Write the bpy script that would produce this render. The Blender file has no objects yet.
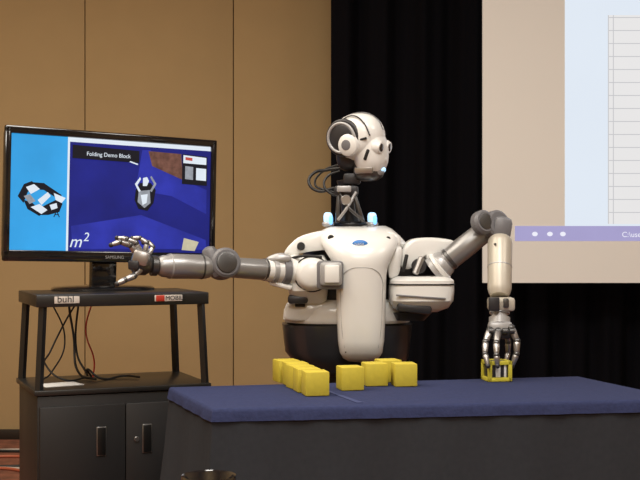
import bpy, bmesh, math, random
from mathutils import Vector, Matrix
random.seed(4)
F=1200.0; CH=1.21
sc=bpy.context.scene
try:
    sc.view_settings.view_transform='Standard'
except Exception: pass

def at(u,v,d):
    """metres from a survey bearing (u,v) and a distance d into the room"""
    return Vector(((u-320)/F*d, d, CH-(v-240)/F*d))

# ---------------------------------------------------------------- materials
def mat(name,col,rough=.5,metal=0,var=.06,scale=30,bump=0.0,emit=None,es=1,spec=.5,coat=0):
    m=bpy.data.materials.new(name); m.use_nodes=True
    nt=m.node_tree; b=nt.nodes['Principled BSDF']
    b.inputs['Roughness'].default_value=rough
    b.inputs['Metallic'].default_value=metal
    b.inputs['Specular IOR Level'].default_value=spec
    b.inputs['Coat Weight'].default_value=coat
    tc=nt.nodes.new('ShaderNodeTexCoord')
    no=nt.nodes.new('ShaderNodeTexNoise'); no.inputs['Scale'].default_value=scale; no.inputs['Detail'].default_value=4
    nt.links.new(tc.outputs['Object'],no.inputs['Vector'])
    mx=nt.nodes.new('ShaderNodeMix'); mx.data_type='RGBA'
    mx.inputs[6].default_value=tuple(c*(1-var) for c in col)+(1,)
    mx.inputs[7].default_value=tuple(min(1,c*(1+var)) for c in col)+(1,)
    nt.links.new(no.outputs['Fac'],mx.inputs[0])
    nt.links.new(mx.outputs[2],b.inputs['Base Color'])
    if bump:
        bp=nt.nodes.new('ShaderNodeBump'); bp.inputs['Strength'].default_value=bump; bp.inputs['Distance'].default_value=.01
        nt.links.new(no.outputs['Fac'],bp.inputs['Height']); nt.links.new(bp.outputs['Normal'],b.inputs['Normal'])
    if emit:
        b.inputs['Emission Color'].default_value=tuple(emit)+(1,)
        b.inputs['Emission Strength'].default_value=es
    return m
def glow(name,col,s=1.0,var=.1,scale=20,spec=.1):
    """self-lit display surface"""
    m=mat(name,(0.01,0.01,0.01),.4,spec=spec)
    nt=m.node_tree; b=nt.nodes['Principled BSDF']
    mx=[n for n in nt.nodes if n.bl_idname=='ShaderNodeMix'][0]
    no=[n for n in nt.nodes if n.bl_idname=='ShaderNodeTexNoise'][0]; no.inputs['Scale'].default_value=scale
    mx.inputs[6].default_value=tuple(c*(1-var) for c in col)+(1,)
    mx.inputs[7].default_value=tuple(c*(1+var) for c in col)+(1,)
    for l in list(nt.links):
        if l.to_socket==b.inputs['Base Color']: nt.links.remove(l)
    b.inputs['Base Color'].default_value=(.01,.01,.01,1)
    nt.links.new(mx.outputs[2],b.inputs['Emission Color']); b.inputs['Emission Strength'].default_value=s
    return m

M_white=mat('robot_shell_white',(.76,.76,.735),.3,coat=.35,var=.02)
M_cream=mat('robot_shell_cream',(.50,.465,.39),.38,var=.04,metal=.2)
M_grey=mat('robot_grey_plastic',(.15,.15,.16),.4)
M_lgrey=mat('robot_light_grey',(.40,.40,.40),.35,metal=.3)
M_arm=mat('robot_arm_silver',(.31,.31,.31),.34,metal=.55)
M_dark=mat('robot_dark',(.022,.022,.025),.4)
M_belt=mat('robot_belt',(.025,.025,.029),.35,coat=.3)
M_seam=mat('robot_seam_black',(.008,.008,.008),.6)
M_metal=mat('brushed_metal',(.42,.41,.40),.35,metal=.85)
M_dmetal=mat('dark_metal',(.12,.12,.12),.35,metal=.8)
M_rubber=mat('rubber_cable',(.012,.012,.012),.5)
M_blueled=mat('blue_led',(.1,.3,.8),.3,emit=(.2,.5,1),es=1.4)
M_wled=mat('white_led',(.4,.65,.9),.3,emit=(.42,.68,.95),es=1.0)
M_logo=mat('blue_badge',(.02,.18,.55),.4)
M_lens=mat('lens_glass',(.02,.02,.025),.08,coat=1)
M_yel=mat('yellow_foam',(.56,.45,.04),.65,var=.12,scale=60)
M_yel2=mat('yellow_plastic',(.60,.53,.05),.5)
M_cart=mat('black_steel',(.014,.014,.014),.35)
M_cartd=mat('black_laminate',(.010,.010,.011),.45)
M_bez=mat('gloss_black',(.008,.008,.009),.12,coat=.6)
M_paper=mat('paper',(.7,.7,.68),.7)
M_red=mat('red_plastic',(.5,.04,.02),.5)
M_stick=mat('sticker_cream',(.6,.55,.5),.6)

# ---------------------------------------------------------------- mesh helpers
def root(name,loc=(0,0,0)):
    e=bpy.data.objects.new(name,None); e.location=loc; e.empty_display_size=.1
    sc.collection.objects.link(e); return e
def put(bm,name,m,parent=None,smooth=True,ang=38):
    bmesh.ops.recalc_face_normals(bm,faces=bm.faces)
    me=bpy.data.meshes.new(name); bm.to_mesh(me); bm.free()
    if smooth:
        for p in me.polygons: p.use_smooth=True
        me.set_sharp_from_angle(angle=math.radians(ang))
    ob=bpy.data.objects.new(name,me); sc.collection.objects.link(ob)
    if m: me.materials.append(m)
    if parent:
        ob.parent=parent; ob.matrix_parent_inverse=Matrix.Translation(parent.location).inverted()
    return ob
def box(name,c,s,m,parent=None,bev=.004,M=None,seg=2,rot=None):
    bm=bmesh.new(); bmesh.ops.create_cube(bm,size=1)
    bmesh.ops.scale(bm,vec=s,verts=bm.verts)
    if bev: bmesh.ops.bevel(bm,geom=list(bm.edges),offset=min(bev,min(s)*.49),segments=seg,profile=.5,affect='EDGES')
    T=Matrix.Translation(c)
    if rot is not None: T=T@rot
    if M is not None: T=M@T
    bmesh.ops.transform(bm,matrix=T,verts=bm.verts)
    return put(bm,name,m,parent)
def frame(a):
    a=a.normalized(); t=Vector((0,0,1)) if abs(a.z)<.9 else Vector((0,-1,0))
    x=a.cross(t).normalized(); y=a.cross(x).normalized(); return x,y
def lathe(name,p1,p2,prof,m,parent=None,n=32,M=None):
    """revolve prof=[(t,r)...] about the line p1-p2"""
    p1=Vector(p1);p2=Vector(p2); a=p2-p1; x,y=frame(a); bm=bmesh.new(); rings=[]
    for t,r in prof:
        c=p1+a*t; rings.append([bm.verts.new(c+(x*math.cos(k*2*math.pi/n)+y*math.sin(k*2*math.pi/n))*max(r,1e-4)) for k in range(n)])
    for A,B in zip(rings,rings[1:]):
        for k in range(n): bm.faces.new((A[k],A[(k+1)%n],B[(k+1)%n],B[k]))
    bm.faces.new(rings[0]); bm.faces.new(rings[-1])
    if M is not None: bmesh.ops.transform(bm,matrix=M,verts=bm.verts)
    return put(bm,name,m,parent)
def cyl(name,p1,p2,r,m,parent=None,r2=None,bev=.003,n=32,M=None):
    L=(Vector(p2)-Vector(p1)).length; r2=r if r2 is None else r2; b=min(bev/L,.3)
    return lathe(name,p1,p2,[(0,r-bev),(b,r),(1-b,r2),(1,r2-bev)],m,parent,n,M)
def sect(u,v,d,hw,hd,e=2.4):
    return (at(u,v,d),hw/F*d,hd,e)
def loft(name,secs,m,parent=None,n=40,X=Vector((1,0,0)),Y=Vector((0,1,0)),M=None):
    bm=bmesh.new(); rings=[]
    for c,a,b,e in secs:
        r=[]
        for k in range(n):
            t=2*math.pi*k/n; co,si=math.cos(t),math.sin(t)
            r.append(bm.verts.new(c+X*(a*math.copysign(abs(co)**(2/e),co))+Y*(b*math.copysign(abs(si)**(2/e),si))))
        rings.append(r)
    for A,B in zip(rings,rings[1:]):
        for k in range(n): bm.faces.new((A[k],A[(k+1)%n],B[(k+1)%n],B[k]))
    bm.faces.new(rings[0]); bm.faces.new(rings[-1])
    if M is not None: bmesh.ops.transform(bm,matrix=M,verts=bm.verts)
    return put(bm,name,m,parent)
def shell(name,outline,d,th,m,parent,bulge=0,bev=.006,d2=None):
    """moulded plate: closed outline of (u,v) bearings at distance d, thickness th, rounded rim"""
    pts=[]
    n=len(outline)
    for i in range(n):
        a,b=Vector(outline[i]),Vector(outline[(i+1)%n]); pts+= [a.lerp(b,.22),a.lerp(b,.78)]
    out=[]
    n=len(pts)
    for i in range(n):
        a,b=pts[i],pts[(i+1)%n]; out+= [a.lerp(b,.25),a.lerp(b,.75)]
    c=sum(out,Vector((0,0)))/len(out)
    us=[p.x for p in out]; umin,umax=min(us),max(us)
    def dd(p): return d if d2 is None else d+(d2-d)*(p.x-umin)/(umax-umin)
    bm=bmesh.new(); rings=[]
    for sc_,off in ((.0,-bulge),(.45,-bulge*.8),(.8,-bulge*.35),(.93,-.0005),(.985,bev*.5),(1.0,bev),(1.0,th-bev),(.95,th)):
        r=[]
        for p in out:
            q=c+(p-c)*max(sc_,.02); w=at(q.x,q.y,dd(q)); w.y+=off; r.append(bm.verts.new(w))
        rings.append(r)
    k_=len(out)
    for A,B in zip(rings,rings[1:]):
        for k in range(k_): bm.faces.new((A[k],A[(k+1)%k_],B[(k+1)%k_],B[k]))
    bm.faces.new(rings[0]); bm.faces.new(rings[-1])
    return put(bm,name,m,parent,ang=50)
def ell(name,c,rad,m,parent=None,M=None,e=2.0,seg=32,rot=None):
    bm=bmesh.new(); bmesh.ops.create_uvsphere(bm,u_segments=seg,v_segments=seg//2,radius=1)
    if e!=2:
        for v in bm.verts:
            s=(abs(v.co.x)**e+abs(v.co.y)**e+abs(v.co.z)**e)**(1/e); v.co/=s
    bmesh.ops.scale(bm,vec=rad,verts=bm.verts)
    T=Matrix.Translation(c)
    if rot is not None: T=T@rot
    if M is not None: T=M@T
    bmesh.ops.transform(bm,matrix=T,verts=bm.verts)
    return put(bm,name,m,parent,ang=60)
def tube(name,pts,r,m,parent=None,M=None,cyc=False):
    cu=bpy.data.curves.new(name,'CURVE'); cu.dimensions='3D'; cu.bevel_depth=r; cu.bevel_resolution=4; cu.resolution_u=12
    sp=cu.splines.new('BEZIER'); sp.bezier_points.add(len(pts)-1)
    for b,p in zip(sp.bezier_points,pts):
        b.co=(M@Vector(p)) if M is not None else Vector(p); b.handle_left_type=b.handle_right_type='AUTO'
    sp.use_cyclic_u=cyc; cu.use_fill_caps=True
    cu.materials.append(m)
    tmp=bpy.data.objects.new(name+'_c',cu); sc.collection.objects.link(tmp)
    me=bpy.data.meshes.new_from_object(tmp); bpy.data.objects.remove(tmp)
    ob=bpy.data.objects.new(name,me); sc.collection.objects.link(ob)
    for p in me.polygons: p.use_smooth=True
    if parent: ob.parent=parent; ob.matrix_parent_inverse=Matrix.Translation(parent.location).inverted()
    return ob
def torus(name,c,axis,R,r,m,parent=None,M=None,a0=0,a1=360):
    axis=Vector(axis); x,y=frame(axis); n=24
    pts=[Vector(c)+(x*math.cos(math.radians(a0+(a1-a0)*k/n))+y*math.sin(math.radians(a0+(a1-a0)*k/n)))*R for k in range(n+(0 if a1-a0>=360 else 1))]
    return tube(name,pts,r,m,parent,M,cyc=(a1-a0>=360))
def poly(name,pts,m,parent=None,thick=0.0,dirv=Vector((0,1,0))):
    bm=bmesh.new(); vs=[bm.verts.new(p) for p in pts]; f=bm.faces.new(vs)
    if thick:
        r=bmesh.ops.extrude_face_region(bm,geom=[f])
        bmesh.ops.translate(bm,vec=dirv*thick,verts=[g for g in r['geom'] if isinstance(g,bmesh.types.BMVert)])
    return put(bm,name,m,parent,smooth=False)
def text(name,body,size,M,m,parent=None,shear=0):
    cu=bpy.data.curves.new(name,'FONT'); cu.body=body; cu.size=size; cu.extrude=.0003; cu.shear=shear; cu.materials.append(m)
    tmp=bpy.data.objects.new(name+'_t',cu); sc.collection.objects.link(tmp)
    me=bpy.data.meshes.new_from_object(tmp); bpy.data.objects.remove(tmp)
    me.transform(M)
    ob=bpy.data.objects.new(name,me); sc.collection.objects.link(ob)
    if parent: ob.parent=parent; ob.matrix_parent_inverse=Matrix.Translation(parent.location).inverted()
    return ob
RX=lambda a:Matrix.Rotation(math.radians(a),4,'X')
RY=lambda a:Matrix.Rotation(math.radians(a),4,'Y')
RZ=lambda a:Matrix.Rotation(math.radians(a),4,'Z')

# ---------------------------------------------------------------- room
M_wall=mat('tan_wall_fabric',(.47,.34,.175),.85,var=.04,scale=6,bump=.05,spec=.2)
M_wseam=mat('panel_joint',(.24,.16,.07),.8)
M_ceil=mat('ceiling_paint',(.6,.55,.48),.9)
M_base=mat('dark_baseboard',(.02,.014,.01),.5)
M_floor=mat('patterned_carpet',(.22,.085,.05),.95,var=.9,scale=14,bump=.3)
XL,XR,YF,YB,H=-4,4.8,-2.5,7.3,3.6
box('floor',((XL+XR)/2,(YF+YB)/2,-.05),(XR-XL+.4,YB-YF+.4,.1),M_floor,bev=0)
box('ceiling',((XL+XR)/2,(YF+YB)/2,H+.05),(XR-XL+.4,YB-YF+.4,.1),M_ceil,bev=0)
box('wall_left',(XL-.05,(YF+YB)/2,H/2),(.1,YB-YF+.2,H),M_wall,bev=0)
box('wall_right',(XR+.05,(YF+YB)/2,H/2),(.1,YB-YF+.2,H),M_wall,bev=0)
box('wall_front',((XL+XR)/2,YF-.05,H/2),(XR-XL,.1,H),M_wall,bev=0)
wb=root('wall_back',(0,YB,0))
box('wall_core',((XL+XR)/2,YB+.06,H/2),(XR-XL,.06,H),M_wseam,wb,bev=0)
xs=[XL,-3.24,-2.335,-1.43,-.527,.38,1.28,2.18,3.08,3.98,XR]
for i,(a,b) in enumerate(zip(xs,xs[1:])):
    box('wall_panel_%d'%i,((a+b)/2,YB+.020,H/2),(b-a-.006,.04,H),M_wall,wb,bev=.001)
box('baseboard_back',((XL+XR)/2,YB-.012,.03),(XR-XL,.02,.06),M_base,bev=.003)
box('baseboard_left',(XL+.012,(YF+YB)/2,.03),(.02,YB-YF-.1,.06),M_base,bev=.003)
# loose audio cables on the carpet by the wall
lc=root('floor_cables',(-1.75,6.6,0))
M_fc=mat('cable_orange',(.45,.12,.06),.5); M_fc2=mat('cable_pale',(.5,.45,.4),.5)
for k in range(6):
    y=6.2+.14*k
    tube('floor_cable_%d'%k,[(-2.4,y+.1,.009),(-2.0,y+.05*math.sin(k*2.),.009),(-1.7,y+.12*math.cos(k*1.7),.009),(-1.45,y-.05,.009)],.008,(M_fc,M_fc2,M_rubber)[k%3],lc)

# curtain
M_cur=mat('black_drape',(.005,.005,.007),.95,spec=.06,scale=80)
bm=bmesh.new(); nx=520; rows=[3.5,2.6,1.8,1.0,.4,.02]; g=[]
x0,x1=.062,4.7
for zi,z in enumerate(rows):
    r=[]
    for i in range(nx+1):
        x=x0+(x1-x0)*i/nx
        y=6.78+.040*math.sin(x*29+1.2*math.sin(x*5))+.015*math.sin(x*61+zi*.4)+.006*zi*math.sin(x*11)
        r.append(bm.verts.new((x,y,z)))
    g.append(r)
for A,B in zip(g,g[1:]):
    for i in range(nx): bm.faces.new((A[i],A[i+1],B[i+1],B[i]))
dr=root('stage_curtain',(x0,6.78,0)); put(bm,'drape_fabric',M_cur,dr,ang=180)
cyl('drape_pole',(x0-.02,6.78,3.5),(x1,6.78,3.5),.02,M_dmetal,dr)
for k,xx in enumerate((x0+.06,2.5,4.6)):
    cyl('drape_upright_%d'%k,(xx,6.88,0),(xx,6.88,3.5),.02,M_dmetal,dr)
    box('drape_foot_%d'%k,(xx+.15,6.95,.008),(.4,.4,.015),M_dmetal,dr)

# projection screen
SD=6.4
ps=root('projection_screen',at(483,283,SD))
M_scr=mat('screen_vinyl',(.62,.58,.52),.85,var=.02,scale=3,emit=(.62,.57,.50),es=.38)
sl=(483-320)/F*SD; sb=CH-43/F*SD
box('screen_surface',((sl+4.3)/2,SD+.02,(sb+3.3)/2),(4.3-sl,.03,3.3-sb),M_scr,ps,bev=.003)
for k,xx in enumerate((sl+.9,4.0)):
    box('screen_leg_%d'%k,(xx,SD+.06,sb/2+.1),(.03,.03,sb+.2),M_cur,ps)
    box('screen_foot_%d'%k,(xx,SD+.06,.015),(.04,.6,.03),M_cart,ps)
def sp(u,v,o=.001): p=at(u,v,SD); p.y=SD+.005-o; return p
def spq(name,u0,v0,u1,v1,m,o=.001): return poly(name,[sp(u0,v1,o),sp(u1,v1,o),sp(u1,v0,o),sp(u0,v0,o)],m,ps)
G_desk=glow('projected_desktop',(.74,.81,.90),1.0,.02,2)
G_page=glow('projected_page',(.80,.79,.79),1.0,.02,2)
G_task=glow('projected_taskbar',(.38,.35,.60),1.0,.06,6)
G_line=glow('projected_lines',(.56,.56,.58),1.0,.02)
G_wht=glow('projected_white',(.85,.85,.95),1.0,.02)
spq('desktop_image',565,-150,900,226,G_desk,.0012)
spq('page_image',608,15,860,224,G_page,.002)
spq('taskbar_image',515,226,900,241,G_task,.0016)
for k in range(16): spq('row_line_%d'%k,609,17+k*13.0,860,17.9+k*13.0,G_line,.003)
for k,u in enumerate((608,613,700,780)): spq('column_line_%d'%k,u,15,u+.9,224,G_line,.003)
for k,u in enumerate((531,546,559)):
    poly('taskbar_icon_%d'%k,[sp(u+4+3*math.cos(a*.785),234+2.4*math.sin(a*.785),.003) for a in range(8)][::-1],G_wht,ps)
text('taskbar_text','C:\\users',.04,Matrix.Translation(sp(622,237,.003))@RX(90),G_wht,ps)

# ---------------------------------------------------------------- table
TZ=.75
BL=Vector((-.47,3.755,0)); FL=Vector((-.292,3.27,0)); FR=Vector((1.06,3.475,0)); BR=Vector((.873,4.055,0))
M_blue=mat('blue_tablecloth',(.029,.037,.094),.9,var=.25,scale=90,bump=.15,spec=.15)
M_skirt=mat('charcoal_skirt',(.031,.034,.040),.95,var=.15,scale=60,spec=.1)
tb=root('draped_table',(BL+FR)/2)
cs=[BL,FL,FR,BR]; cen=(BL+FL+FR+BR)/4
def perim(off,z,nper=60,wave=0,fr=60):
    out=[]; tot=0
    nrm=[]
    for i in range(4):
        a,b=cs[i],cs[(i+1)%4]; e=(b-a).normalized(); n=Vector((e.y,-e.x,0))
        if n.dot((a+b)/2-cen)<0: n=-n
        nrm.append(n)
    for i in range(4):
        a,b=cs[i],cs[(i+1)%4]; np_=nrm[i-1]; nn=nrm[(i+1)%4]
        for k in range(nper):
            t=k/nper; L=(b-a).length
            w0=max(0,1-t*L/.06); w1=max(0,1-(1-t)*L/.06)
            n=(nrm[i]+np_*w0*.8+nn*w1*.8)
            n=n.normalized()
            s=(tot+t*L)
            o=off+wave*(math.sin(s*fr)+.5*math.sin(s*fr*.43+1))
            p=a.lerp(b,t)+n*o; out.append(Vector((p.x,p.y,z)))
        tot+=(b-a).length
    return out
def rings_mesh(name,R,m,cap=False):
    bm=bmesh.new(); rr=[[bm.verts.new(p) for p in r] for r in R]; n=len(rr[0])
    for A,B in zip(rr,rr[1:]):
        for k in range(n): bm.faces.new((A[k],A[(k+1)%n],B[(k+1)%n],B[k]))
    if cap: bm.faces.new(rr[0])
    return put(bm,name,m,tb,ang=50)
rings_mesh('blue_cloth',[perim(-.006,TZ),perim(0,TZ-.002),perim(.004,TZ-.010),perim(.007,TZ-.025,wave=.0008),perim(.009,TZ-.035,wave=.0015),perim(.006,TZ-.035,wave=.0015)],M_blue,cap=True)
rings_mesh('skirt',[perim(.001,TZ-.012),perim(.004,TZ-.05,wave=.001,fr=24),perim(.02,.55,wave=.004,fr=24),perim(.045,.35,wave=.008,fr=24),perim(.075,.12,wave=.012,fr=24),perim(.09,.012,wave=.014,fr=24)],M_skirt)
bm=bmesh.new(); vs=[bm.verts.new(c*.985+cen*.015+Vector((0,0,TZ-.03))) for c in cs]; f=bm.faces.new(vs)
r=bmesh.ops.extrude_face_region(bm,geom=[f]); bmesh.ops.translate(bm,vec=(0,0,.026),verts=[q for q in r['geom'] if isinstance(q,bmesh.types.BMVert)])
put(bm,'tabletop',M_lgrey,tb,smooth=False)
for k,c in enumerate(cs):
    q=c*.85+cen*.15; cyl('table_leg_%d'%k,(q.x,q.y,0),(q.x,q.y,TZ-.03),.015,M_dmetal,tb)
M_fold=mat('cloth_hem',(.055,.068,.15),.9,spec=.1)
pf=at(360,404,3.385); pf.z=TZ+.0008; pb=at(322,389,3.70); pb.z=TZ+.0008
e=(pb-pf).normalized(); n=Vector((e.y,-e.x,0))*.010
poly('cloth_hem',[pf-n,pf+n,pb+n*.6,pb-n*.6],M_fold,tb,.0008,Vector((0,0,1)))

# ---------------------------------------------------------------- foam blocks
S=.071
def block(u,v,d,yaw,s=S):
    p=at(u,v,d); o=box('yellow_foam_block',(0,0,0),(s,s,s),M_yel,None,bev=.003)
    o.location=(p.x,d,TZ+s/2+.0012); o.rotation_euler=(0,0,math.radians(yaw)); return o
row=[(-.110,3.895,20),(-.078,3.810,15),(-.062,3.728,21),(-.040,3.645,14),(-.014,3.560,12)]
for (x,y,yw) in row:
    o=block(320,0,3.6,yw); o.location.x=x; o.location.y=y
for (u,d,yw) in ((350,3.69,14),(374.5,3.80,12),(388,3.90,16),(404,3.79,8)):
    block(u,0,d,yw)

# ---------------------------------------------------------------- cart
FLc=Vector((-.955,4.05,0)); CM=Matrix.Translation(FLc)@RZ(22.2)
CW,CD=.60,.41; ct=root('av_cart',FLc)
def cb(n,c,s,m,bev=.003,rot=None): return box(n,c,s,m,ct,bev,M=CM,rot=rot)
cb('cabinet_body',(CW/2,CD/2,.38),(CW,CD,.60),M_cartd,.004)
cb('cabinet_top',(CW/2,CD/2,.692),(CW+.02,CD+.02,.018),M_cart)
for k in (0,1):
    cb('cabinet_door_%d'%k,(CW*.25+.003+k*(CW*.5-.006),-.008,.37),(CW*.5-.008,.014,.55),M_cartd,.003)
M_hnd=mat('handle_recess',(.02,.02,.02),.3,metal=.6); M_chrome=mat('chrome_edge',(.3,.3,.3),.3,metal=.9)
for k,x in enumerate((.215,.375)):
    cb('door_handle_frame_%d'%k,(x,-.017,.52),(.034,.006,.10),M_chrome,.002)
    cb('door_handle_%d'%k,(x,-.019,.52),(.029,.006,.095),M_hnd,.002)
cyl('door_lock',(.338,-.014,.52),(.338,-.022,.52),.009,M_chrome,ct,M=CM,bev=.001)
for k,(x,y) in enumerate(((.05,.05),(CW-.05,.05),(.05,CD-.05),(CW-.05,CD-.05))):
    cyl('caster_%d'%k,(x-.012,y,.035),(x+.012,y,.035),.034,M_rubber,ct,M=CM)
    cb('caster_fork_%d'%k,(x,y,.066),(.04,.03,.03),M_dmetal)
def post(n,a,b,r=.011):
    return lathe(n,Vector(a),Vector(b),[(0,r*1.3),(1,r*1.3)],M_cart,ct,n=4,M=CM)
post('post_front_left',(.008,.01,.70),(.022,.015,.99)); post('post_front_right',(CW-.008,.01,.70),(CW-.022,.015,.99))
post('post_back_left',(.008,CD-.01,.70),(.022,CD-.02,.99)); post('post_back_right',(CW-.008,CD-.01,.70),(CW-.022,CD-.02,.99))
TT=1.024
cb('tray_shelf',(CW/2,CD/2,TT-.006),(CW-.004,CD-.004,.012),M_cart)
cb('tray_apron_front',(CW/2,.004,TT-.021),(CW+.006,.012,.042),M_cart); cb('tray_apron_back',(CW/2,CD-.006,TT-.021),(CW+.006,.012,.042),M_cart)
cb('tray_apron_left',(.003,CD/2,TT-.021),(.012,CD,.042),M_cart); cb('tray_apron_right',(CW-.003,CD/2,TT-.021),(.012,CD,.042),M_cart)
cb('maker_sticker',(.10,-.003,1.006),(.085,.003,.024),M_stick,.001)
text('maker_lettering','buhl',.034,CM@Matrix.Translation((.066,-.0052,.998))@RX(90),M_seam,ct)
cb('warning_sticker',(.455,-.003,1.006),(.10,.003,.022),M_stick,.001)
cb('warning_sticker_red',(.425,-.005,1.006),(.03,.003,.021),M_red,.001)
text('warning_lettering','MOBILE',.022,CM@Matrix.Translation((.443,-.0052,.999))@RX(90),M_seam,ct)
cb('paper_sheet',(.10,.14,.7022),(.14,.10,.002),M_paper,0,rot=RZ(12))
def cp(x,y,z): return CM@Vector((x,y,z))
tube('cable_1',[cp(.20,.395,1.02),cp(.19,.43,1.0),cp(.205,.44,.85),cp(.20,.30,.72),cp(.24,.2,.708)],.0045,M_rubber,ct)
tube('cable_2',[cp(.22,.395,1.02),cp(.225,.43,1.0),cp(.215,.44,.80),cp(.23,.30,.712)],.004,M_rubber,ct)
tube('cable_3',[cp(.25,.395,1.02),cp(.235,.43,1.0),cp(.12,.43,.80),cp(.08,.28,.75),cp(.13,.22,.709),cp(.22,.26,.709)],.0035,M_rubber,ct)
tube('cable_4',[cp(.10,.395,1.02),cp(.11,.43,1.0),cp(.17,.43,.85),cp(.10,.30,.73),cp(.05,.22,.709)],.003,M_rubber,ct)
tube('cable_red',[cp(.27,.395,1.02),cp(.28,.43,1.0),cp(.25,.43,.88),cp(.255,.30,.76),cp(.24,.25,.709)],.003,M_red,ct)
tube('cable_5',[cp(.24,.28,.71),cp(.22,.25,.74),cp(.26,.22,.709),cp(.36,.26,.709),cp(.4,.2,.709)],.004,M_rubber,ct)

# ---------------------------------------------------------------- television
TO=Vector((-1.113,4.2,CH-21/F*4.2)); yaw=math.radians(33); roll=1.2
TM=Matrix.Translation(TO)@RZ(33)@RY(roll)
TW,TH=.837,.476
tv=root('flat_screen_television',TO)
def tp(u,v):
    k=(u-320)/F; t=(4.2*k+1.113)/(math.cos(yaw)-math.sin(yaw)*k)
    z=CH-(v-240)/F*(4.2+math.sin(yaw)*t)
    return t,(z-TO.z)+math.sin(math.radians(roll))*t
def tb_(n,c,s,m,bev=.003): return box(n,c,s,m,tv,bev,M=TM)
bz=.024
tb_('housing',(TW/2,.030,TH/2),(TW-.02,.05,TH-.02),M_bez,.012)
tb_('bezel_top',(TW/2,0,TH-bz/2),(TW,.02,bz+.004),M_bez,.006); tb_('bezel_bottom',(TW/2,0,.020),(TW,.02,.04),M_bez,.006)
tb_('bezel_left',(bz/2,0,TH/2),(bz,.02,TH),M_bez,.006); tb_('bezel_right',(TW-bz/2,0,TH/2),(bz,.02,TH),M_bez,.006)
ell('rear_bulge',(TW/2,.055,TH*.45),(.3,.05,.17),M_bez,tv,M=TM,e=4)
tb_('stand_neck',(TW/2-.02,.05,-.035),(.10,.03,.12),M_bez,.006)
pc=TM@Vector((TW/2-.02,.05,0)); z0=TT+.0005-pc.z
loft('stand_foot',[(Vector((0,0,z0)),.19,.12,2.6),(Vector((0,0,z0+.008)),.19,.12,2.6),(Vector((0,0,z0+.014)),.18,.11,2.6),(Vector((0,0,z0+.020)),.06,.03,2.6)],M_bez,tv,M=Matrix.Translation(pc)@RZ(22))
def tq(name,pts,m,o):
    P=[]
    for u,v in pts:
        t,z=tp(u,v); P.append(TM@Vector((t,-.0005-o,z)))
    return poly(name,P,m,tv)
def tq_fit(name,x0,z0,x1,z1,m,o):
    return poly(name,[TM@Vector(p) for p in ((x0,-.0005-o,z0),(x1,-.0005-o,z0),(x1,-.0005-o,z1),(x0,-.0005-o,z1))],m,tv)
G_cy=glow('display_cyan',(.035,.36,.78),1.0,.35,3)
G_nv=glow('display_navy',(.010,.014,.19),1.0,.6,5)
G_nv2=glow('display_navy_light',(.022,.030,.33),1.0,.6,9)
G_bk=glow('display_black',(.006,.006,.012),1.0)
G_w=glow('display_white',(.75,.82,.9),1.0,.05)
G_br=glow('display_brown',(.16,.07,.05),1.0,.9,45)
G_rd=glow('display_red',(.55,.08,.06),1.0)
G_gy=glow('display_grey',(.30,.32,.36),1.0,.4,60)
G_tan=glow('display_tan',(.55,.5,.35),1.0,.3,40)
xs_=tp(66.5,200)[0]
tq_fit('panel_backing',bz-.003,.038,TW-bz+.003,TH-bz+.003,G_w,0)
tq_fit('video_left_pane',bz,.040,xs_-.004,TH-bz,G_cy,.001)
tq_fit('video_right_pane',xs_+.004,.040,TW-bz,TH-bz-.018,G_nv,.001)
tq('video_tabletop',[(70,226),(140,215),(205,240),(206,250),(180,249),(72,249)],G_nv2,.0015)
tq('video_curtain',[(140,150),(148,150),(176,178),(205,190),(205,214),(170,196),(134,190)],G_nv2,.0014)
tq('video_clutter',[(146,151),(179,154),(181,180),(150,166)],G_br,.002)
tq('video_title',[(70,144.5),(137,151),(137,163),(70,158)],G_bk,.003)
tq('video_inset',[(180,154),(205,157),(205,186),(180,184)],G_bk,.003)
tq('video_inset_a',[(181,155),(204,158),(204,165),(181,163)],G_w,.0035)
tq('video_inset_b',[(194,168),(204,169),(204,181),(194,180)],G_w,.0035)
tq('video_inset_c',[(183,166),(191,167),(191,180),(183,179)],G_gy,.0035)
tq('video_inset_d',[(183,157),(190,158),(190,161),(183,160)],G_rd,.004)
tq('video_box',[(183,238),(198,242),(194,251),(181,250)],G_tan,.003)
# robot seen from above in the video: head, chest, two reaching arms
tq('video_robot_shadow',[(134,190),(138,183),(149,183),(154,190),(152,203),(146,211),(137,209),(133,200)],G_bk,.0028)
tq('video_robot_body',[(137,191),(148,190),(149,203),(143,208),(136,202)],G_gy,.003)
tq('video_robot_chest',[(139,195),(146,194),(145,203),(141,205)],G_w,.0035)
tq('video_robot_head',[(141,178),(145,177),(147,181),(145,186),(141,186)],G_w,.0035)
tq('video_robot_arm_l',[(137,192),(133,184),(138,177),(139,179),(135.5,185),(139,191)],G_w,.0036)
tq('video_robot_arm_r',[(148,191),(152,184),(148,177),(149.5,176),(154.5,184),(150,192)],G_gy,.0036)
tq('video_light',[(128,161),(136,164),(135,165),(127,162)],G_w,.004)
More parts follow.
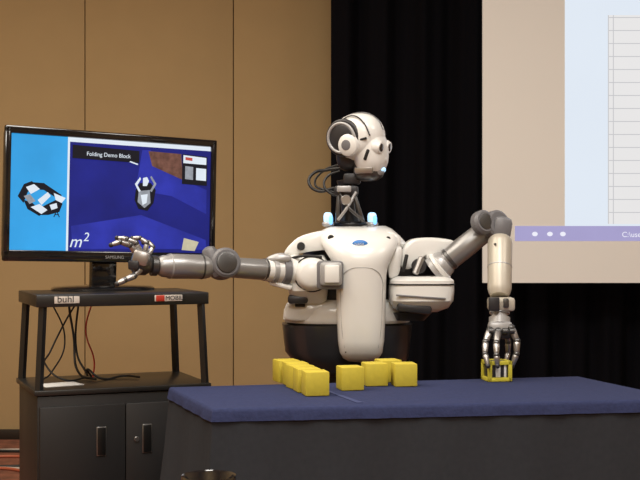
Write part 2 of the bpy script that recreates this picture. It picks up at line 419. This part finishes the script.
# folded arm / gripper rendering in the left pane
tq('diagram_link_a',[(16,196),(22,184),(30,181),(34,185),(26,192),(22,203)],G_bk,.003)
tq('diagram_link_b',[(28,182),(42,183),(60,195),(58,200),(42,190),(30,189)],G_bk,.0031)
tq('diagram_link_c',[(22,200),(30,202),(42,213),(38,216),(26,209)],G_bk,.0032)
tq('diagram_link_d',[(40,207),(58,198),(61,204),(58,212),(47,215),(38,215)],G_bk,.0033)
tq('diagram_white_a',[(24,187),(32,184),(38,189),(29,194)],G_w,.004)
tq('diagram_white_b',[(36,200),(46,192),(49,196),(40,205)],G_w,.004)
tq('diagram_white_b2',[(52,193),(64,198),(60,203),(54,200)],G_w,.004)
tq('diagram_white_c',[(29,207),(38,204),(46,210),(40,214)],G_w,.0041)
tq('diagram_white_d',[(48,205),(55,203),(56,208),(50,210)],G_w,.0041)
tq('diagram_grey',[(22,196),(28,194),(34,201),(28,204)],G_gy,.004)
def ttext(n,b,s,u,v,m,o=.004,sh=0):
    t,z=tp(u,v); return text(n,b,s,TM@Matrix.Translation((t,-o,z))@RX(90),m,tv,sh)
ttext('diagram_letter','A',.036,52,217,G_bk,.005); ttext('video_title_text','Folding Demo Block',.021,84,155.5,G_w,.005)
ttext('video_m2','m',.062,68,247,G_w,.005,.3); ttext('video_sq','2',.045,82,241,G_w,.005,.2)
ttext('tv_maker_label','SAMSUNG',.016,104,258.5,M_lgrey,.0115)

# ---------------------------------------------------------------- robot
rb=root('humanoid_robot',(.13,4.3,0))
lathe('pedestal_base',(.12,4.40,0),(.12,4.40,.05),[(0,.30),(.6,.30),(1,.27)],M_dark,rb,48)
lathe('pedestal_column',(.12,4.36,.05),(.12,4.36,.84),[(0,.13),(.1,.09),(1,.10)],M_dark,rb)
loft('waist_belt',[sect(350,374,4.32,34,.10,2.4),sect(350,368,4.32,50,.13,2.6),sect(349,358,4.32,58,.15,2.8),sect(347,350,4.32,62,.16,2.9),sect(347,323,4.32,65,.17,2.9)],M_belt,rb)
loft('waist_seam',[sect(347,324,4.32,60,.16),sect(347,316,4.32,60,.16)],M_seam,rb)
loft('torso_shell',[sect(347,321,4.32,62,.165,2.8),sect(347,318,4.32,64,.172,2.8),sect(347,309,4.32,63,.17,2.8),sect(348,301,4.32,58,.16,2.8),sect(349,298,4.32,50,.15,2.6)],M_white,rb)
loft('torso_core',[sect(350,305,4.33,50,.14,2.6),sect(352,270,4.33,50,.13,2.6),sect(355,246,4.33,52,.12,2.6)],M_dark,rb)
loft('upper_torso_shell',[sect(354,250,4.30,50,.12,3),sect(354,244,4.30,53,.13,2.8),sect(356,236,4.30,44,.12,2.6),sect(358,229,4.30,34,.10,2.5),sect(358,226,4.30,28,.08,2.5)],M_white,rb)
shell('collar_wing_r',[(330,230),(318,231),(299,236),(287,247),(283,255),(290,257),(306,252),(326,250),(334,244)],4.16,.07,M_white,rb,bulge=.008)
shell('collar_wing_l',[(386,230),(396,233),(402,240),(400,248),(392,256),(387,258),(382,246)],4.15,.07,M_white,rb,bulge=.008)
loft('chest_plate',[sect(361,362,4.15,8,.010,2.2),sect(361,361,4.14,13,.022,2.4),sect(361,358,4.135,18,.036,2.6),sect(361,352,4.13,21.5,.05,2.8),sect(361,340,4.13,23.2,.06,2.8),
  sect(361,320,4.13,24.2,.065,2.8),sect(361,295,4.13,24.8,.072,2.7),sect(361,275,4.13,25.3,.078,2.6),sect(361,266,4.13,27,.080,2.5),sect(360.5,258,4.13,31,.082,2.4),sect(360,250,4.14,35.5,.080,2.4),sect(359.5,242,4.155,38.5,.075,2.4),sect(359,235,4.18,38,.065,2.4),sect(358,229.5,4.205,34,.05,2.3),sect(357,226.5,4.22,28,.03,2.3)],M_white,rb,n=56)
lp=[(344.5,347),(342.5,335),(341,315),(340.5,295),(340.5,280),(347,270),(361,267),(375,270),(381.5,280),(381.5,295),(381,315),(379.5,335),(377.5,347)]
def plate_front(u,v):
    tab=[(347,22.3,.054,4.13),(335,23.5,.061,4.13),(315,24.3,.066,4.13),(295,24.8,.072,4.13),(275,25.3,.078,4.13),(264,27.5,.080,4.13)]
    for (v1,a1,b1,d1),(v2,a2,b2,d2) in zip(tab,tab[1:]):
        if v<=v1 and v>=v2:
            t=(v1-v)/(v1-v2); a=a1+(a2-a1)*t; b=b1+(b2-b1)*t; break
    k=min(.98,abs(u-361)/a); return 4.13-b*(1-k**2.7)**(1/2.7)
LPW=[Vector(((u-320)/F*4.13,plate_front(u,v)-.0002,CH-(v-240)/F*4.13)) for u,v in lp]
tube('chest_seam_line',LPW,.0012,M_lgrey,rb)
ell('chest_badge',at(360,244,4.078),(.027,.007,.014),M_logo,rb)
text('badge_lettering','NASA',.013,Matrix.Translation(at(354.5,245.5,4.069))@RX(90),M_white,rb)
cyl('chest_port_left',at(331,238,4.14),at(331,238,4.115),.011,M_seam,rb)
cyl('chest_port_right',at(388,239,4.15),at(388,239,4.115),.009,M_seam,rb)
for k,(u,v) in enumerate(((346,352),(376,352))): cyl('chest_bolt_%d'%k,at(u,v,4.12),at(u,v,4.086),.004,M_dmetal,rb)
torus('collar_ring',at(350,225,4.27),(0,0,1),.055,.012,M_dark,rb)
for k,u in enumerate((328,372)):
    ell('collar_light_%d'%k,at(u,218,4.22),(.016,.02,.020),M_wled,rb,e=3)
    ell('collar_light_cap_%d'%k,at(u,224,4.22),(.022,.022,.012),M_lgrey,rb)
    ell('collar_light_core_%d'%k,at(u+3,220,4.20),(.007,.01,.016),M_blueled,rb,e=3)

# ---- shoulder, robot's right (picture left)
loft('shoulder_yoke_r',[sect(311,304,4.22,12,.05,3),sect(309,300,4.2,18,.07,3.2),sect(308,290,4.18,20,.085,3.2),sect(308,268,4.18,20,.085,3.2),sect(308,260,4.18,19,.08,3),sect(310,255,4.2,14,.05,2.6)],M_white,rb)
lathe('shoulder_hub_r',at(312,274,4.12),at(312,274,4.06),[(0,.060),(.5,.058),(.85,.050),(1,.036)],M_white,rb)
torus('shoulder_hub_gap_r',at(312,274,4.098),(0,1,0),.0595,.003,M_seam,rb)
box('hub_clip_back_r',at(330,275,4.075),(.090,.05,.096),M_grey,rb,.010)
box('hub_clip_r',at(331,274,4.045),(.075,.03,.080),M_lgrey,rb,.012)
box('hub_clip_face_r',at(332,274,4.028),(.050,.01,.060),M_white,rb,.006)
box('shoulder_lower_cover_r',at(298,299,4.15),(.07,.07,.030),M_dark,rb,.010)
shell('rib_cover_r',[(284,312),(286,303),(296,300),(322,303),(336,300),(337,320),(310,322),(284,321)],4.17,.06,M_white,rb,bulge=.01)
box('rib_slot_r',at(300,304,4.155),(.035,.02,.02),M_seam,rb,.004)
cyl('shoulder_port_r',at(301,247,4.17),at(301,246,4.13),.014,M_seam,rb)
tube('shoulder_seam_r',[at(289,259,4.12),at(303,256,4.09),at(322,257,4.09)],.005,M_seam,rb)
a=at(305,271,4.16); b=at(262,270,4.08)
lathe('shoulder_cone_r',a,b,[(0,.056),(.25,.056),(.42,.050),(.43,.046),(.75,.040),(.95,.037),(1,.034)],M_white,rb)
lathe('shoulder_ring_r',a,b,[(.44,.050),(.45,.053),(.58,.050),(.59,.044)],M_grey,rb)
lathe('shoulder_ring_b_r',a,b,[(.70,.042),(.71,.045),(.80,.044),(.81,.038)],M_lgrey,rb)
shell('upper_arm_shroud_r',[(266,257),(280,252),(292,256),(290,262),(276,264),(266,263)],4.08,.07,M_lgrey,rb,bulge=.01)
box('upper_arm_underplate_r',at(281,285,4.12),(.080,.06,.018),M_white,rb,.008,rot=RY(14))
e1=at(223,264,4.0)
lathe('upper_arm_r',at(270,270,4.095),at(226,267,4.01),[(0,.033),(.1,.036),(.9,.034),(1,.030)],M_arm,rb)
lathe('upper_arm_band_r',at(270,270,4.095),at(226,267,4.01),[(.10,.0365),(.11,.038),(.15,.038),(.16,.036)],M_dmetal,rb)
ax=Vector((.35,-.9,.15)).normalized()
lathe('elbow_r',e1-ax*.045,e1+ax*.045,[(0,.040),(.08,.050),(.35,.052),(.36,.047),(.62,.047),(.63,.052),(.92,.050),(1,.042)],M_grey,rb)
lathe('elbow_cap_r',e1+ax*.044,e1+ax*.052,[(0,.036),(.8,.034),(1,.028)],M_dmetal,rb)
box('elbow_bracket_r',at(214,262,3.99),(.05,.08,.11),M_grey,rb,.02,rot=RY(-25))
w1=at(158,266,3.9)
lathe('forearm_r',at(212,267,3.98),w1,[(0,.030),(.06,.036),(.14,.040),(.80,.041),(.86,.036),(.92,.036),(1,.028)],M_arm,rb)
for k,t in enumerate((.2,.78)):
    lathe('forearm_band_r_%d'%k,at(212,267,3.98),w1,[(t-.015,.040),(t-.014,.0415),(t+.014,.0415),(t+.015,.040)],M_lgrey if k else M_dmetal,rb)
lathe('wrist_r',w1,at(143,265,3.88),[(0,.028),(.1,.033),(.45,.033),(.5,.024),(1,.026)],M_dmetal,rb)
def finger(n,P,r,par=rb):
    for k,(p,q) in enumerate(zip(P,P[1:])):
        rr=r*(1-.10*k)
        lathe('%s_link_%d'%(n,k),p,q,[(0,rr*.6),(.12,rr),(.3,rr*1.05),(.8,rr*.85),(1,rr*.5)],M_metal,par,14)
        ell('%s_joint_%d'%(n,k),p,(rr*1.08,)*3,M_dmetal,par,seg=14)
    ell('%s_tip'%n,P[-1],(r*.75,)*3,M_dark,par,seg=14)
lathe('palm_r',at(150,265,3.885),at(133,262,3.86),[(0,.026),(.2,.036),(.8,.040),(1,.028)],M_dmetal,rb)
box('palm_plate_r',at(141,258,3.84),(.055,.04,.05),M_metal,rb,.012,rot=RY(15))
finger('index_r',[at(137,254,3.85),at(130,245,3.83),at(120,242,3.81),at(111,245,3.80)],.0105)
finger('middle_r',[at(140,252,3.87),at(136,243,3.86),at(127,239,3.85),at(117,238,3.85)],.0105)
finger('ring_r',[at(145,252,3.89),at(147,243,3.89),at(140,238,3.89),at(132,238,3.89)],.009)
finger('little_r',[at(149,254,3.90),at(153,247,3.91),at(149,242,3.92),at(143,243,3.92)],.008)
finger('thumb_r',[at(141,268,3.85),at(134,276,3.83),at(125,280,3.81),at(117,284,3.80)],.0115)
box('hand_motor_r',at(134,265,3.83),(.035,.03,.03),M_dark,rb,.006)

# ---- shoulder, robot's left (picture right)
box('shoulder_root_l',at(402,266,4.26),(.10,.12,.13),M_dark,rb,.015)
shell('shoulder_upper_shell_l',[(400,268),(402,250),(410,239),(430,237),(455,240),(456,246),(446,256),(436,266),(430,268),(424,254),(414,256),(412,270)],4.16,.12,M_white,rb,bulge=.008,d2=4.20)
shell('shoulder_upper_back_l',[(408,262),(412,242),(430,239),(452,242),(446,256),(430,266)],4.23,.09,M_white,rb)
shell('shoulder_inner_shell_l',[(388,272),(389,256),(396,246),(403,247),(402,262),(399,276),(390,280)],4.14,.10,M_white,rb,bulge=.008)
cyl('shoulder_hinge_l',at(419,266,4.20),at(419,266,4.13),.026,M_dark,rb)
cyl('shoulder_hinge_pin_l',at(422,257,4.13),at(415,274,4.12),.011,M_metal,rb)
box('shoulder_hinge_tab_l',at(405,263,4.13),(.012,.02,.06),M_seam,rb,.003,rot=RY(12))
loft('shoulder_lower_shell_l',[sect(418,311,4.2,20,.07,3.4),sect(420,307,4.19,28,.085,3.6),sect(420.5,300,4.18,32,.095,3.8),sect(421,290,4.18,32.5,.095,3.8),sect(421,280,4.18,32,.095,3.6),sect(421,276,4.19,27,.08,3)],M_white,rb)
loft('shoulder_lower_seam_l',[sect(421,284.5,4.18,33,.0965,3.8),sect(421,283,4.18,33,.0965,3.8)],M_seam,rb)
box('shoulder_lower_step_l',at(421,297,4.085),(.17,.01,.006),M_grey,rb,.002,rot=RY(4))
box('shoulder_vent_l',at(414,308,4.12),(.12,.05,.035),M_dark,rb,.012,rot=RY(6))
loft('shoulder_under_l',[sect(410,320,4.2,14,.05,3),sect(412,312,4.2,20,.06,3)],M_dark,rb)
el=at(492,226,4.14)
b=at(486,230,4.145)
lathe('shoulder_cone_l',at(434,271,4.17),at(447,261,4.16),[(0,.050),(.6,.048),(.9,.044),(1,.04)],M_lgrey,rb)
lathe('shoulder_collar_l',at(434,271,4.17),at(447,261,4.16),[(.3,.050),(.35,.054),(.55,.053),(.6,.048)],M_white,rb)
lathe('upper_arm_l',at(442,265,4.165),b,[(0,.034),(.08,.038),(.5,.040),(.92,.038),(1,.03)],M_arm,rb)
lathe('upper_arm_band_l',at(442,265,4.165),b,[(.14,.038),(.15,.0405),(.2,.0405),(.21,.038)],M_dmetal,rb)
ax=Vector((.45,-.85,.2)).normalized()
lathe('elbow_l',el-ax*.05,el+ax*.045,[(0,.038),(.1,.048),(.36,.05),(.37,.044),(.62,.044),(.63,.05),(.92,.048),(1,.04)],M_grey,rb)
e2=at(484,222,4.09)
lathe('elbow_cap_l',e2-ax*.02,e2+ax*.012,[(0,.042),(.7,.042),(1,.034)],M_grey,rb)
lathe('elbow_cap_ring_l',e2+ax*.010,e2+ax*.015,[(0,.028),(.8,.027),(1,.02)],M_dmetal,rb)
box('elbow_bracket_l',at(501,229,4.12),(.065,.085,.085),M_grey,rb,.02,rot=RY(10))
w2=at(499.5,296,4.0)
lathe('forearm_l',at(500,238,4.10),w2,[(0,.034),(.04,.040),(.1,.042),(.88,.040),(.95,.036),(1,.03)],M_cream,rb)
lathe('forearm_seam_l',at(500,238,4.10),w2,[(.50,.0405),(.505,.0418),(.52,.0418),(.525,.0405)],M_lgrey,rb)
for k,(u,v) in enumerate(((495,244),(506,262))): cyl('forearm_screw_%d'%k,at(u,v,4.05),at(u,v,4.04),.004,M_dark,rb,bev=.001)
box('wrist_clamp_l',at(501,304,3.985),(.085,.07,.045),M_cream,rb,.010)
box('wrist_dark_l',at(494,304,3.945),(.035,.02,.045),M_dark,rb,.004)
box('wrist_dark_side_l',at(506,303,3.948),(.018,.012,.03),M_dmetal,rb,.003)
lathe('wrist_l',at(499.5,308,3.99),at(499.5,326,3.97),[(0,.030),(.3,.034),(.34,.026),(.5,.026),(.54,.035),(.9,.035),(1,.028)],M_lgrey,rb)
box('palm_l',at(500,328,3.96),(.078,.05,.045),M_lgrey,rb,.012)
box('palm_dark_l',at(500,334,3.955),(.07,.045,.03),M_dark,rb,.008)
# fingers wrap down over the sides of the block
finger('index_l',[at(490,330,3.94),at(485.5,342,3.91),at(485,354,3.885),at(488,366,3.868)],.0115)
finger('middle_l',[at(498,331,3.93),at(496.5,343,3.885),at(496.5,355,3.865),at(497.5,366,3.863)],.0115)
finger('ring_l',[at(506,330,3.96),at(508,342,3.985),at(508,353,3.995),at(506,362,3.985)],.0105)
finger('thumb_l',[at(511,328,3.94),at(517,341,3.925),at(516.5,354,3.915),at(512,366,3.915)],.012)
for k,u in enumerate((491,498,505,512)): cyl('knuckle_l_%d'%k,at(u-2.5,331,3.925),at(u+2.5,331,3.925),.010,M_dmetal,rb,bev=.001)

# ---- neck
n0=at(350,226,4.27)
lathe('neck_post',n0,at(345,180,4.25),[(0,.040),(.15,.034),(.3,.026),(.8,.024),(1,.03)],M_dark,rb)
box('neck_bracket_left',at(338,207,4.20),(.014,.05,.11),M_dmetal,rb,.004,rot=RY(3))
box('neck_bracket_right',at(358,207,4.20),(.014,.05,.11),M_dmetal,rb,.004,rot=RY(-18))
tube('neck_strut_a',[at(339,192,4.17),at(349,208,4.16),at(363,220,4.17)],.0055,M_dmetal,rb)
tube('neck_strut_b',[at(356,192,4.17),at(347,208,4.16),at(338,220,4.17)],.0055,M_lgrey,rb)
box('neck_motor',at(346,191,4.2),(.085,.06,.035),M_dark,rb,.008)
box('neck_sensor',at(344,189,4.16),(.05,.02,.022),M_lgrey,rb,.004)
cyl('neck_pulley',at(346,200,4.18),at(346,200,4.155),.018,M_metal,rb)
box('neck_upper_block',at(352,179,4.22),(.06,.06,.04),M_dark,rb,.008)
tube('head_cable_1',[at(342,168,4.24),at(327,170,4.26),at(314,173,4.25),at(309,183,4.23),at(318,191,4.22),at(334,188,4.21)],.0055,M_rubber,rb)
tube('head_cable_2',[at(340,171,4.22),at(328,176,4.22),at(324,185,4.21),at(330,193,4.2),at(340,196,4.2)],.0045,M_rubber,rb)
tube('head_cable_3',[at(342,164,4.26),at(322,172,4.3),at(315,184,4.3),at(326,190,4.28),at(338,193,4.24)],.004,M_rubber,rb)

# ---- head (local: x = robot's left, y = forward, z = up)
hc=at(361,145,4.2)
HM=Matrix.Translation(hc)@RY(-10)@RZ(-120)@RX(-8)
def he(n,c,r,m,e=2.0,rot=None): return ell(n,c,r,m,rb,M=HM,e=e,rot=rot)
he('skull',(0,-.005,.025),(.074,.092,.086),M_white,2.3)
he('face_mask',(0,.038,-.028),(.060,.058,.080),M_white,2.5)
he('neck_guard',(0,-.045,-.035),(.050,.045,.055),M_dark,2.6)
he('jaw',(0,.025,-.088),(.044,.050,.040),M_dmetal,3)
he('chin_plate',(0,.066,-.085),(.026,.014,.024),M_lgrey,3)
for s in (-1,1):
    lathe('ear_pod_%d'%s,(s*.050,-.035,.028),(s*.080,-.037,.028),[(0,.052),(.7,.052),(.9,.048),(1,.042)],M_dark,rb,M=HM)
    torus('ear_rim_%d'%s,(s*.076,-.037,.028),(1,0,0),.050,.0055,M_lgrey,rb,M=HM)
    torus('ear_band_%d'%s,(s*.064,-.035,.028),(1,0,0),.057,.009,M_dark,rb,M=HM)
    lathe('ear_cover_%d'%s,(s*.066,-.010,.002),(s*.088,-.012,.002),[(0,.040),(.7,.038),(1,.028)],M_white,rb,M=HM)
    lathe('ear_hub_%d'%s,(s*.086,-.012,.002),(s*.091,-.012,.002),[(0,.018),(.7,.018),(1,.014)],M_grey,rb,M=HM)
    lathe('eye_socket_%d'%s,(s*.030,.070,-.010),(s*.032,.096,-.014),[(0,.026),(.7,.024),(1,.019)],M_white,rb,M=HM)
    lathe('eye_lens_%d'%s,(s*.032,.092,-.0135),(s*.0323,.098,-.0145),[(0,.016),(.6,.015),(1,.009)],M_lens,rb,M=HM)
    box('cheek_slot_%d'%s,(s*.0585,.050,-.035),(.010,.012,.040),M_seam,rb,.004,M=HM,rot=RX(-24))
    box('temple_slot_%d'%s,(s*.066,.045,.020),(.008,.026,.008),M_seam,rb,.003,M=HM,rot=RX(10))
    box('jaw_rail_%d'%s,(s*.046,.030,-.088),(.012,.07,.022),M_metal,rb,.004,M=HM)
    tube('crest_seam_side_%d'%s,[(s*.060,.068,.030),(s*.058,.045,.075),(s*.050,.0,.102),(s*.052,-.055,.085)],.0024,M_dark,rb,M=HM)
he('muzzle',(0,.078,-.052),(.024,.018,.018),M_white,2.4)
he('chin_light',(0,.082,-.088),(.013,.008,.007),M_wled)
he('chin_light_small',(-.034,.066,-.092),(.008,.008,.008),M_wled)
tube('crest_seam',[(0,.090,.048),(0,.070,.086),(0,.0,.113),(0,-.07,.086),(0,-.100,.02)],.0018,M_grey,rb,M=HM)

# ---------------------------------------------------------------- block held by the hand
hcx=(496.5-320)/F*3.925
hb=root('toy_block_frame',(hcx,3.925,TZ))
s2=.040; hz=.033; BM_=Matrix.Translation((hcx,3.925,TZ+.0345))@RZ(10)
r_=.0062
for sx in (-1,1):
    for sy in (-1,1):
        box('edge_upright',(sx*(s2-r_),sy*(s2-r_),0),(2*r_,2*r_,2*hz),M_yel2,hb,.001,M=BM_)
for sz in (-1,1):
    for s_ in (-1,1):
        box('edge_wide',(0,s_*(s2-r_),sz*(hz-r_)),(2*s2,2*r_,2*r_),M_yel2,hb,.001,M=BM_)
        box('edge_deep',(s_*(s2-r_),0,sz*(hz-r_)),(2*r_,2*s2,2*r_),M_yel2,hb,.001,M=BM_)
box('inner_core',(0,0,0),(.066,.066,.060),M_dark,hb,.003,M=BM_)
box('inner_label',(-.006,-.0335,0),(.016,.003,.040),M_paper,hb,.001,M=BM_)
box('inner_label_b',(.018,-.0335,0),(.008,.003,.040),M_paper,hb,.001,M=BM_)

# ---------------------------------------------------------------- near table with drinking glass
nt=root('audience_table',(-.1,1.3,0))
M_nt=mat('near_tablecloth',(.03,.03,.035),.9)
box('tabletop',(-.1,1.25,.735),(1.8,.9,.03),M_nt,nt,.006)
for k,(x,y) in enumerate(((-.9,.9),(.7,.9),(-.9,1.6),(.7,1.6))): cyl('leg_%d'%k,(x,y,0),(x,y,.72),.02,M_dmetal,nt)
M_glass=mat('smoked_glass',(.02,.02,.022),.08,coat=1); M_glass.node_tree.nodes['Principled BSDF'].inputs['Transmission Weight'].default_value=.3
gx,gy=-.139,1.5; zt=CH-(475-240)/F*1.5
gl=root('drinking_tumbler',(gx,gy,.75))
lathe('tumbler_wall',(gx,gy,.751),(gx,gy,zt),[(0,.028),(.98,.0345),(1,.0340),(.985,.0325),(.06,.026),(.05,.001)],M_glass,gl,48)
lathe('tumbler_drink',(gx,gy,.765),(gx,gy,zt-.02),[(0,.0255),(1,.0315)],M_lens,gl,48)
M_ice=mat('ice',(.4,.43,.46),.15)
for k in range(4):
    aa=k*1.7+.4; box('ice_cube_%d'%k,(gx+.014*math.cos(aa),gy+.014*math.sin(aa),zt-.020),(.013,.012,.010),M_ice,gl,.003,rot=RZ(k*35)@RX(25))

# ---------------------------------------------------------------- lights
def area(name,loc,size,e,col,rot=(0,0,0)):
    l=bpy.data.lights.new(name,'AREA'); l.energy=e; l.size=size; l.color=col
    o=bpy.data.objects.new(name,l); o.location=loc; o.rotation_euler=rot; sc.collection.objects.link(o); return o
W=(1,.90,.76)
area('ceiling_light_a',(-1.8,4.0,3.5),2.2,80,W)
area('ceiling_light_b',(.2,2.2,3.5),1.4,80,(1,.95,.88))
area('ceiling_light_c',(-2.2,2.2,3.5),1.6,60,W)
area('ceiling_light_d',(2.6,2.4,3.5),1.2,45,(1,.93,.84))
area('ceiling_light_e',(0,-.8,3.5),1.6,110,(1,.95,.88))
w=bpy.data.worlds.new('room_ambient'); sc.world=w; w.use_nodes=True
w.node_tree.nodes['Background'].inputs[0].default_value=(.9,.85,.8,1); w.node_tree.nodes['Background'].inputs[1].default_value=.2

# ---------------------------------------------------------------- camera
cam=bpy.data.cameras.new('camera'); cam.sensor_width=36; cam.lens=F/640*36
co=bpy.data.objects.new('camera',cam); co.location=(0,0,CH); co.rotation_euler=(math.radians(90),0,0)
sc.collection.objects.link(co); sc.camera=co
